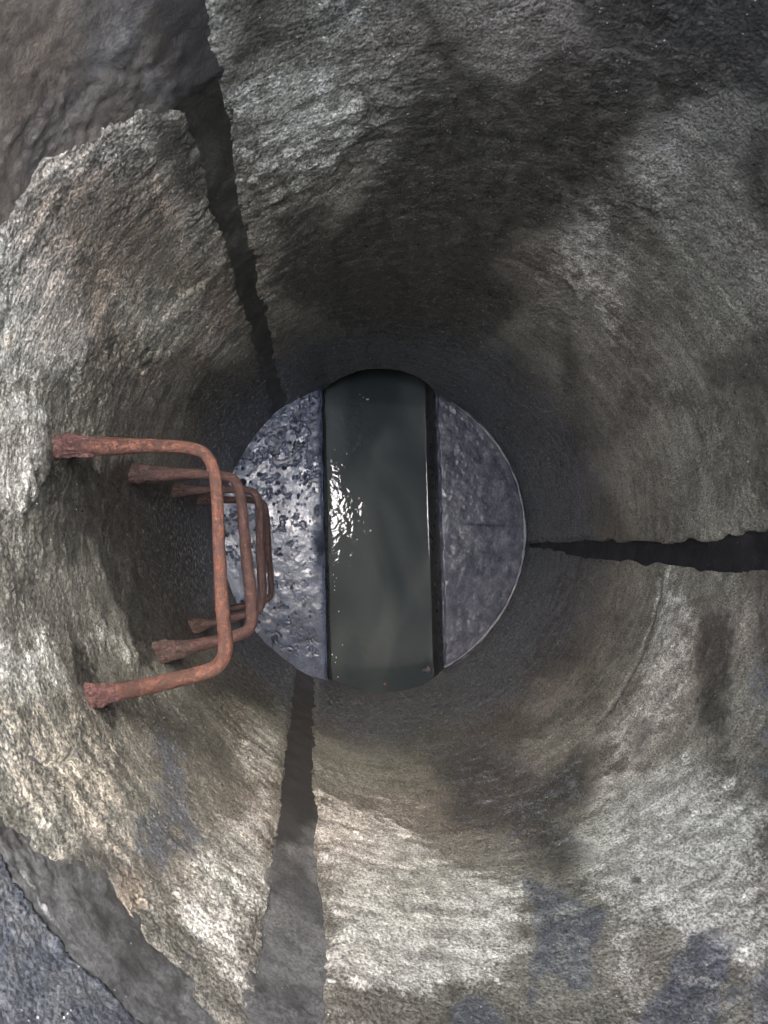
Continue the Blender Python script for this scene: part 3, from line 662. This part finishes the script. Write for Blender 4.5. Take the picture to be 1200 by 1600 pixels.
def joint_strip(label, edges, mat, depth, off=0.0):
    n, k = 260, 14
    z = np.linspace(-0.03, Z_JOINT - 0.02, n)
    a, b = edges(z)
    a, b = np.radians(a - off - 1.6), np.radians(b - off + 1.6)
    u = np.linspace(0, 1, k)
    TH = a[:, None] + (b - a)[:, None] * u[None]
    Z = z[:, None] + 0 * u[None]
    x, y = R * np.cos(TH), R * np.sin(TH)
    I = -depth + fbm(x, y, Z, 4.5, 3) * 0.016 - 0.004 + fbm(x, y, Z, 30.0, 4) * 0.004 + fbm(x, y, Z, 110.0, 2) * 0.0015
    A = np.zeros(TH.shape + (4,), np.float32)
    A[..., 0] = 0.95 * sstep(1.27, 1.13, Z + 0.1 * (u[None] - 0.5)) - 0.45 * np.exp(-((Z - 1.155) / 0.04) ** 2) * sstep(0.45, 0.7, u)[None] + 0.18
    o = mesh_obj('mortar_joint', wall_xyz(TH, Z, I).reshape(-1, 3), grid_faces(n, k, flip=True), mat, shaft, uv=np.stack([TH * R, Z], -1).reshape(-1, 2), attr=A.reshape(-1, 4))
    o['label'] = label


joint_strip('olive dark upright mortar joint running up behind the channel', J_A, M_MORTAR_OLIVE, 0.000)
joint_strip('black ragged upright mortar joint beside the right bench', J_B, M_MORTAR_BLACK, 0.010)
joint_strip('smooth grey upright mortar joint below the rungs', J_C, M_MORTAR_RING, -0.0005)


def ring(name, z0, z1, nz, nt, inward, mat, parent, attr_on, rough_up=0.0):
    th = np.arange(nt) * 2 * math.pi / nt + math.radians(-117)
    zz = np.linspace(0, 1, nz)
    TH = th[None, :] + 0 * zz[:, None]
    x, y = R * np.cos(TH), R * np.sin(TH)
    lo = z0 + 0.016 * fbm(x[0], y[0], 0 * x[0], 9.0, 5, 0.6)
    if not attr_on:                   # the mortar is smeared up over the ring on the rung side
        dg = np.degrees(th)
        z1 = z1 + 0.36 * sstep(100, 112, dg) * sstep(190, 176, dg)
    Z = lo[None, :] + (z1 - lo)[None, :] * zz[:, None]
    A = stain_shade_attr(np.degrees(TH), Z) if attr_on else None
    if A is not None:
        deg = np.degrees(TH)
        A[..., 2] = np.maximum(A[..., 2], 1.0 * sstep(196, 204, deg) * sstep(252, 240, deg))
        A[..., 3] = np.maximum(A[..., 3], 0.7 * sstep(178, 165, deg) * sstep(126, 134, deg))
        A[..., 0] = np.maximum(A[..., 0], 0.50 * sstep(178, 165, deg))
        A[..., 0] = np.maximum(A[..., 0], 0.6 * sstep(196, 204, deg) * sstep(252, 240, deg))
    if attr_on:
        I = wall_relief(TH, Z, A, rough_up) * (1.2 - 0.75 * sstep(178, 165, np.degrees(TH))) + inward - 0.016 * sstep(100, 108, np.degrees(TH)) * sstep(192, 180, np.degrees(TH))
    else:
        deg = np.degrees(TH)
        I = fbm(x, y, Z, 4.5, 3) * 0.016 + fbm(x, y, Z, 26.0, 5) * 0.007 + fbm(x, y, Z, 150.0, 3, 0.7) * 0.0055 * sstep(-0.08, 0.15, fbm(x + 5, y, Z, 12.0, 3) + 0.12 * sstep(1.60, 1.68, Z)) + fbm(x, y, Z, 52.0, 3) * 0.004 + inward
        A = np.zeros(TH.shape + (4,), np.float32)
        I = I - 0.024 * sstep(0.10, 0.0, Z - Z[:1])
        A[..., 0] = 0.35 * sstep(0, 25, deg) * (1 - 0.85 * sstep(132, 141, deg)) * sstep(172, 150, deg) + 0.42 * sstep(204, 212, deg) * sstep(250, 234, deg) + 0.7 * fbm(x, y, Z, 16.0, 4)
        A[..., 0] = np.maximum(A[..., 0], 0.9 * sstep(120, 125, deg) * sstep(136, 129.5, deg + 3 * line2(TH * R, Z, 20.0)))
        A[..., 3] = sstep(178, 160, deg) * sstep(127, 140, deg + 8 * line2(TH * R, Z, 14.0)) * (0.55 + 0.45 * sstep(1.62, 1.68, Z))
        up = sstep(1.62, 1.69, Z) * sstep(100, 112, deg)
        I = I * (1 - up) + up * (wall_relief(TH, Z, None, 0.05) * 0.75 + inward + 0.001)
        A[..., 1] = 0.62 * np.exp(-((deg - 147.0) / 4.0) ** 2 - ((Z - 1.628) / 0.007) ** 2) + 0.75 * np.exp(-((deg - 216.0) / 9) ** 2 - ((Z - 1.634) / 0.008) ** 2) * 0.85
    V = wall_xyz(TH, Z, I)
    if attr_on:                       # lower lip of the upper ring
        lip = wall_xyz(TH[:1], Z[:1], I[:1] - 0.04)
        V = np.concatenate([lip, V]); A = np.concatenate([A[:1], A]); TH = np.concatenate([TH[:1], TH]); Z = np.concatenate([Z[:1], Z])
    uv = np.stack([TH * R, Z], -1).reshape(-1, 2)
    return mesh_obj(name, V.reshape(-1, 3), grid_faces(len(Z), nt, flip=True, wrap=True), mat, parent, uv=uv, attr=None if A is None else A.reshape(-1, 4))


ring('ring_mortar', 1.44, 1.70, 170, 1100, -0.0025, M_MORTAR_RING, shaft, False)
ring('upper_ring', Z_JOINT, Z_TOP, 130, 1000, 0.0, M_WALL, shaft, True, 0.15)


# unseen cover slab with the light-shaping opening, iron frame, ground above
def annulus(name, cx, cy, r_in, ox, oy, r_out, z0, z1, mat, parent, n=96):
    a = np.arange(n) * 2 * math.pi / n
    inn = np.stack([cx + r_in * np.cos(a), cy + r_in * np.sin(a)], -1)
    out = np.stack([ox + r_out * np.cos(a), oy + r_out * np.sin(a)], -1)
    loops = [np.c_[inn, np.full(n, z1)], np.c_[out, np.full(n, z1)], np.c_[out, np.full(n, z0)], np.c_[inn, np.full(n, z0)], np.c_[inn, np.full(n, z1)]]
    return mesh_obj(name, np.vstack(loops), grid_faces(5, n, wrap=True), mat, parent, smooth=False)


annulus('cover_slab', OPEN[0], OPEN[1], OPEN[2] + 0.012, 0, 0, 0.68, Z_TOP - 0.002, Z_TOP + 0.062, M_SLAB, shaft)
o = annulus('ring_rim', 0, 0, R - 0.006, 0, 0, 0.66, Z_TOP - 0.03, Z_TOP - 0.006, M_SLAB, shaft)
fr = annulus('manhole_surround', OPEN[0], OPEN[1], OPEN[2], OPEN[0], OPEN[1], OPEN[2] + 0.05, Z_TOP + 0.064, Z_TOP + 0.092, M_IRON, None)
tag(fr, 'round cast iron frame seated around the manhole opening', 'manhole rim')
gr = annulus('ground', OPEN[0], OPEN[1], OPEN[2] + 0.052, 0, 0, 250.0, Z_TOP + 0.066, Z_TOP + 0.088, M_SOIL, None)
tag(gr, 'bare gravelly ground around the manhole opening', None, None, 'structure')


# ------------------------------------------------------------------ channel, pipes, water
def lip_x(y, side):
    return CH_X + math.tan(-CH_ROT) * (-y) + side * CH_HALF


def channel_profile(n=40):
    """U section: vertical above the axis, half round below"""
    a = np.linspace(0, math.pi, n)
    pts = [(CH_HALF, -0.022)] + [(CH_HALF * math.cos(t), CH_AX - CH_HALF * math.sin(t)) for t in a] + [(-CH_HALF, -0.022)]
    return np.array(pts)


chan = empty('drainage_channel', (0, 0, 0))
tag(chan, 'dark open half round channel crossing the shaft floor between two concrete benches', 'channel')
ny = 120
Y = np.linspace(-0.52, 0.52, ny)
pr = channel_profile()
X = CH_X + math.tan(-CH_ROT) * (-Y)[:, None] + pr[None, :, 0]
Zc = pr[None, :, 1] + 0 * Y[:, None]
YY = Y[:, None] + 0 * X
wv = 0.006 * fbm(X, YY, Zc, 14.0, 4)
V = np.stack([X + wv * np.sign(pr[None, :, 0]), YY, Zc + wv], -1)
mesh_obj('channel_bed', V.reshape(-1, 3), grid_faces(ny, len(pr)), M_SLIME, chan)
for sgn, drop in ((1, 0.0), (-1, -0.05)):
    n = 64
    a = np.arange(n) * 2 * math.pi / n
    rows = []
    for yy, rr in ((0.505 * sgn, 1.0), (0.62 * sgn, 1.0), (1.6 * sgn, 1.0), (1.6 * sgn, 0.001)):
        cx = CH_X + math.tan(-CH_ROT) * (-yy)
        rows.append(np.stack([cx + (CH_HALF + 0.004) * rr * np.cos(a), np.full(n, yy), CH_AX + drop * (np.sin(a) > 0) * np.abs(np.sin(a)) + (CH_HALF + 0.004) * rr * np.sin(a)], -1))
    o = mesh_obj('pipe', np.vstack(rows), grid_faces(4, n, flip=sgn > 0, wrap=True), M_SLIME, chan)

nx, ny = 60, 160
half = math.sqrt(CH_HALF ** 2 - (WATER_Z - CH_AX) ** 2)
u = np.linspace(-1, 1, nx); u = np.sign(u) * np.abs(u) ** 0.6
Y = np.linspace(-1.2, 1.2, ny)
X = CH_X + math.tan(-CH_ROT) * (-Y)[:, None] + (half + 0.004) * u[None]
edge = (1 - np.abs(u)) * half
men = 0.0035 * np.exp(-edge / 0.0035)
Zw = WATER_Z + men[None] + 0 * Y[:, None]
o = mesh_obj('water', np.stack([X, Y[:, None] + 0 * X, Zw], -1).reshape(-1, 3), grid_faces(ny, nx), M_WATER)
tag(o, 'still murky grey green water standing in the channel', None, None, 'structure')


# ------------------------------------------------------------------ benches
def bench(name, label, side, mat, pits, fillet):
    nu, nv = 200, 420
    y = np.linspace(-0.487, 0.487, nv)
    lip = CH_X + math.tan(-CH_ROT) * (-y) + side * CH_HALF
    wob = side * 0.004 - 0.018 * side * np.abs(line_noise(y, 20 + side, 14.0, 6))
    lip = lip + wob
    circ = side * np.sqrt(np.maximum(0, (R + 0.012) ** 2 - y ** 2))
    ok = (circ - lip) * side > 0.004
    y, lip, circ = y[ok], lip[ok], circ[ok]
    u = np.linspace(0, 1, nu)
    X = lip[:, None] + (circ - lip)[:, None] * u[None]
    Yb = y[:, None] + 0 * X
    Zb = 0.007 * fbm(X, Yb, X * 0, 9.0, 4) + 0.0024 * fbm(X, Yb, X * 0 + 2, 40.0, 3) + 0.0004 * fbm(X, Yb, X * 0 + 4, 160.0, 2)
    d_lip = np.abs(X - lip[:, None])
    Zb = Zb - 0.006 * sstep(0.010, 0.0, d_lip + 0.010 * fbm(X, Yb, X * 0 + 21, 40.0, 4, 0.6))
    A = np.zeros(X.shape + (4,), np.float32)
    if pits:
        jig = 0.0024 * fbm(X, Yb, X * 0 + 8, 190.0, 2)
        for k in range(230):
            pv, ph = random.random(), random.random()
            py = -0.42 + 0.86 * pv
            px = -0.165 - 0.33 * random.random() ** 0.8
            if not (0.06 < py or random.random() < 0.5): continue
            r = random.choice([0.0018, 0.002, 0.0025, 0.0025, 0.003, 0.003, 0.004, 0.0055])
            d = np.hypot((X - px) / random.uniform(0.6, 1.6), Yb - py) + jig * random.uniform(0.5, 2.0)
            w = sstep(r * 1.3, r * 0.6, d)
            Zb = Zb - 0.0020 * w
            A[..., 0] = np.maximum(A[..., 0], w * 0.95)
        d = np.hypot(X + 0.432, Yb - 0.155)                     # the one big hole near the rungs
        w = sstep(0.0125, 0.009, d)
        Zb -= 0.02 * w; A[..., 0] = np.maximum(A[..., 0], w)
        # eroded dark hollows
        h = fbm(X, Yb, X * 0 + 6, 46.0, 4, 0.65) + 0.17 * sstep(0.06, 0.28, Yb) + 0.08 * np.exp(-((Yb - 0.02) / 0.07) ** 2) - 0.06
        w = sstep(0.06, 0.20, h + 0.22 * fbm(X, Yb, X * 0 + 12, 120.0, 2))
        Zb -= 0.0022 * w; A[..., 0] = np.maximum(A[..., 0], 0.85 * w * (0.6 + 0.8 * fbm(X, Yb, X * 0 + 9, 90.0, 3)))
        A[..., 0] = np.maximum(A[..., 0], 0.45 * sstep(-0.16, -0.34, Yb + 0.1 * fbm(X, Yb, X * 0, 10.0, 3)))
        # dry brown stain along the lip
        bs = sstep(0.05, 0.02, d_lip + 0.03 * fbm(X, Yb, X * 0, 25.0, 3)) * np.exp(-((Yb + 0.045) / 0.09) ** 2)
        A[..., 0] = np.maximum(A[..., 0], 0.8 * bs); A[..., 1] = bs
        A[..., 1] = np.maximum(A[..., 1], 0.7 * sstep(0.022, 0.01, d_lip))
    else:
        rr = np.hypot(X, Yb)
        groove = np.exp(-((rr - 0.462 - 0.006 * fbm(X, Yb, X * 0, 12.0, 3)) / 0.012) ** 2)
        Zb = Zb - 0.0008 * groove 
        A[..., 0] = 0.25 * groove
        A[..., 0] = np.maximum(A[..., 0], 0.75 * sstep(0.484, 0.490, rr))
        A[..., 2] = 0.22 * sstep(0.02, 0.3, fbm(X, Yb, X * 0 + 1, 26.0, 5, 0.75))
        A[..., 0] = np.maximum(A[..., 0], 0.6 * sstep(0.12, 0.3, fbm(X, Yb, X * 0 + 3, 30.0, 5, 0.75)))
        Zb = Zb + 0.004 * fbm(X, Yb, X * 0 + 5, 34.0, 4, 0.6)
        # hairline and shallow hollows
        A[..., 0] = np.maximum(A[..., 0], 0.55 * np.exp(-((Yb - 0.015 - 0.02 * fbm(X, Yb * 0, X * 0, 10.0, 3)) / 0.004) ** 2) * sstep(0.26, 0.32, X) * sstep(0.47, 0.42, X))
    # front face drops into the channel
    Xf = np.concatenate([lip[:, None] - side * -0.0, X], 1); Yf = np.concatenate([y[:, None], Yb], 1)
    Zf = np.concatenate([np.full((len(y), 1), -0.05), Zb], 1)
    Af = np.concatenate([A[:, :1], A], 1)
    V = np.stack([Xf, Yf, Zf], -1)
    root = empty(name, (side * 0.33, 0, 0))
    tag(root, label, 'bench')
    V[..., 0] -= side * 0.33
    mesh_obj('bench_top', V.reshape(-1, 3), grid_faces(len(y), nu + 1, flip=side < 0), mat, root, attr=Af.reshape(-1, 4))
    if fillet:
        th = np.radians(np.linspace(-64, 60, 240))
        rr = 0.4905 + 0.006 * line_noise(th, 30, 6.0, 5)
        path = np.stack([rr * np.cos(th) - side * 0.33, rr * np.sin(th), 0.004 + 0.002 * line_noise(th, 31, 8.0, 4)], -1)
        rad = (0.0031 + 0.0085 * line_noise(th, 32, 9.0, 5)) * sstep(60, 46, np.degrees(th))
        v, f, uv = tube(path, np.maximum(rad, 0.0008), 10, lambda L, a: 1 + 0.5 * fbm(L * 40, np.cos(a), np.sin(a), 1.0, 3))
        mesh_obj('mortar_bead', v, to_tris(f), M_FILLET, root)
    return root


bench('concrete_bench', 'pitted wet blue grey bench behind the rungs, left of the water channel', -1, M_BENCH_WET, True, False)
bench('concrete_bench', 'smoother dull grey bench with a pale mortar rim, right of the water channel', 1, M_BENCH, False, True)


# ------------------------------------------------------------------ step irons
def smooth_path(pts, n):
    p = np.asarray(pts, float)
    for _ in range(3):                          # Chaikin
        q = [p[0]]
        for a, b in zip(p[:-1], p[1:]): q += [a * 0.75 + b * 0.25, a * 0.25 + b * 0.75]
        q.append(p[-1]); p = np.array(q)
    L = np.r_[0, np.cumsum(np.linalg.norm(np.diff(p, axis=0), axis=1))]
    t = np.linspace(0, L[-1], n)
    return np.stack([np.interp(t, L, p[:, k]) for k in range(3)], -1)


def step_iron(label, z, seed, mat, end_mat, pts, collar, bar_r=0.0083):
    root = empty('step_iron', (-0.49, -0.07, z))
    tag(root, label, 'rung', 'rusty step irons set one below another in the left wall')
    off = np.array([0.49, 0.07, 0.0])
    path = smooth_path([(a, b, c) for a, b, c in pts], 220) + off
    ns = lambda L, a: 1 + 0.24 * fbm(L + seed, np.cos(a) * 0.02 + seed, np.sin(a) * 0.02, 70.0, 4, 0.6) + 0.12 * fbm(L * 0.2, np.cos(a) * 0.03, np.sin(a) * 0.03 + seed, 160.0, 3)
    t = np.linspace(0, 1, 220)
    L = np.r_[0, np.cumsum(np.linalg.norm(np.diff(path, axis=0), axis=1))]
    dend = np.minimum(L, L[-1] - L)
    rad = bar_r * (1 + 0.28 * np.exp(-((dend - 0.05) / 0.05) ** 2) + 0.10 * np.sin(t * 9 + seed))
    v, f, uv = tube(path, rad, 20, ns)
    mesh_obj('bar', v, to_tris(f), mat, root, uv=uv)
    for k, (ln, fat) in enumerate(collar):
        m = 90
        idx = np.searchsorted(L, ln)
        seg_ = path[:idx] if k == 0 else path[::-1][:idx]
        ll = np.linspace(0, 1, m)
        src = np.linspace(0, 1, len(seg_))
        p2 = np.stack([np.interp(ll, src, seg_[:, q]) for q in range(3)], -1)
        fade = 1 - sstep(0.30, 0.95, ll)
        # rust scale splits into ragged fibres along the bar
        def nz(Lc, a, s=seed + 3 * k):
            fib = fbm(np.cos(a) * 1.6 + s, np.sin(a) * 1.6 + s, Lc * 9, 1.6, 4, 0.65)
            lump = fbm(np.cos(a) * 1.1, np.sin(a) * 1.1 + s, Lc * 95, 1.4, 4, 0.65)
            return 1 + 0.85 * fib + 0.75 * lump
        v, f, uv = tube(p2, fat * (0.60 + 0.40 * fade), 56, nz)
        mesh_obj('rust_collar', v, to_tris(f), end_mat, root, uv=uv)
    return root


SHAPE = [(-0.506, 0.071), (-0.454, 0.071), (-0.398, 0.072), (-0.352, 0.071), (-0.329, 0.064), (-0.322, 0.037), (-0.3195, 0.004), (-0.316, -0.063), (-0.311, -0.121), (-0.3085, -0.162), (-0.314, -0.180), (-0.334, -0.187), (-0.367, -0.195), (-0.416, -0.204), (-0.470, -0.212)]


def rung_pts(dx_far=0.0, dx_near=0.0, sag=0.0, dy=0.0, seed=0):
    r_ = random.Random(seed)
    out = []
    for i, (x, y) in enumerate(SHAPE):
        w = max(0.0, min(1.0, (x + 0.49) / 0.17))
        k = (y + 0.2) / 0.27
        out.append((x + w * (dx_far * k + dx_near * (1 - k)) + w * r_.uniform(-0.0015, 0.0015), y + dy * w, -sag * w + r_.uniform(-0.001, 0.001)))
    return out


step_iron('topmost step iron, bright orange rust, nearest the manhole opening', 1.367, 1, M_RUST[0], M_RUST_END, rung_pts(seed=1), ((0.080, 0.0122), (0.062, 0.0138)), 0.0077)
step_iron('second step iron down, brown with thick dull flaking ends', 1.062, 2, M_RUST[1], M_RUST_END_DULL, rung_pts(-0.004, 0.004, 0.004, 0.0, 2), ((0.085, 0.0145), (0.095, 0.0155)), 0.0088)
step_iron('third step iron down, dark purplish brown, half hidden below the brown one', 0.742, 3, M_RUST[2], M_RUST_END_DULL, rung_pts(0.002, -0.006, 0.0, 0.003, 3), ((0.06, 0.014), (0.07, 0.015)), 0.0086)
step_iron('lowest step iron, darkest and nearest the wet bench', 0.432, 4, M_RUST[3], M_RUST_END_DULL, rung_pts(-0.006, -0.004, 0.0, 0.0, 4), ((0.06, 0.013), (0.06, 0.014)), 0.0084)


# ------------------------------------------------------------------ small things in the water
def blob(cx, cy, z, rx, ry, h, n=9, seed=0):
    r_ = random.Random(seed)
    a = np.arange(n) * 2 * math.pi / n
    k = np.array([r_.uniform(0.45, 1.3) for _ in range(n)])
    rim = np.stack([cx + rx * k * np.cos(a), cy + ry * k * np.sin(a), np.full(n, z)], -1)
    mid = np.stack([cx + 0.6 * rx * k * np.cos(a), cy + 0.6 * ry * k * np.sin(a), np.full(n, z + 0.75 * h)], -1)
    V = np.vstack([rim, mid, [[cx, cy, z + h]]])
    F = [(i, (i + 1) % n, n + (i + 1) % n) for i in range(n)] + [(i, n + (i + 1) % n, n + i) for i in range(n)] + [(n + i, n + (i + 1) % n, 2 * n) for i in range(n)]
    return V, np.array(F)


def blobs(name, spots, mat, h=0.0015):
    Vs, Fs, k = [], [], 0
    for i, (x, y, rx, ry) in enumerate(spots):
        v, f = blob(x, y, WATER_Z + 0.0005, rx, ry, h, 9, i + 3)
        Vs.append(v); Fs.append(f + k); k += len(v)
    return mesh_obj(name, np.vstack(Vs), np.vstack(Fs), mat)


spots = []  # white flecks standing in for sky glints, plus a few scum bits
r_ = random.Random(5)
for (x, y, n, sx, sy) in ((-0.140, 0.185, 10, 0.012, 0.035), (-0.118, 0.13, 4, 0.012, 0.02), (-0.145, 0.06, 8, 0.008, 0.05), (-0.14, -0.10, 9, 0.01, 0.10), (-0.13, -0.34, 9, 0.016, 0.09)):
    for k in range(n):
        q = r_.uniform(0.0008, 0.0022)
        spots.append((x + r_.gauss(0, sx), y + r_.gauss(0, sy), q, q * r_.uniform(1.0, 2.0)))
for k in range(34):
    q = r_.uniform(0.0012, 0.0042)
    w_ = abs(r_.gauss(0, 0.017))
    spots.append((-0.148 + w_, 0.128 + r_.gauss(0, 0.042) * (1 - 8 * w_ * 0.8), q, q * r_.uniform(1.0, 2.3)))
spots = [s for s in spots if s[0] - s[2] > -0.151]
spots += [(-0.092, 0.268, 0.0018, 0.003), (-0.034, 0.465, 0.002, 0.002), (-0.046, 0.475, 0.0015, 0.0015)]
fo = blobs('glint_flecks', spots, M_FOAM_GLINT)
tag(fo, 'tiny white flecks, a few of scum, most imitating sky glints along the left edge of the water', None, None, 'stuff')
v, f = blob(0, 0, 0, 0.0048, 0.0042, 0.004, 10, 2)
o = mesh_obj('scum_lump', v, f, M_FOAM_GLINT); o.location = (-0.020, 0.459, WATER_Z - 0.0005)
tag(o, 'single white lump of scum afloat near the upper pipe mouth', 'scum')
v, f = blob(0, 0, 0, 0.008, 0.006, 0.005, 10, 4)
o = mesh_obj('pebble', v, f, M_PEBBLE); o.location = (0.036, -0.518, WATER_Z - 0.001)
tag(o, 'small reddish pebble in the water at the lower pipe mouth', 'pebble')
v, f = blob(0, 0, 0, 0.022, 0.016, 0.02, 11, 9)  # lump standing in for a dark gap chipped from the pipe collar
o = mesh_obj('notch_lump', v, f, M_NOTCH); o.location = (0.186, -0.474, WATER_Z - 0.001)
tag(o, 'dark lump standing in for a gap in the corner beside the lower pipe mouth', 'notch_lump')
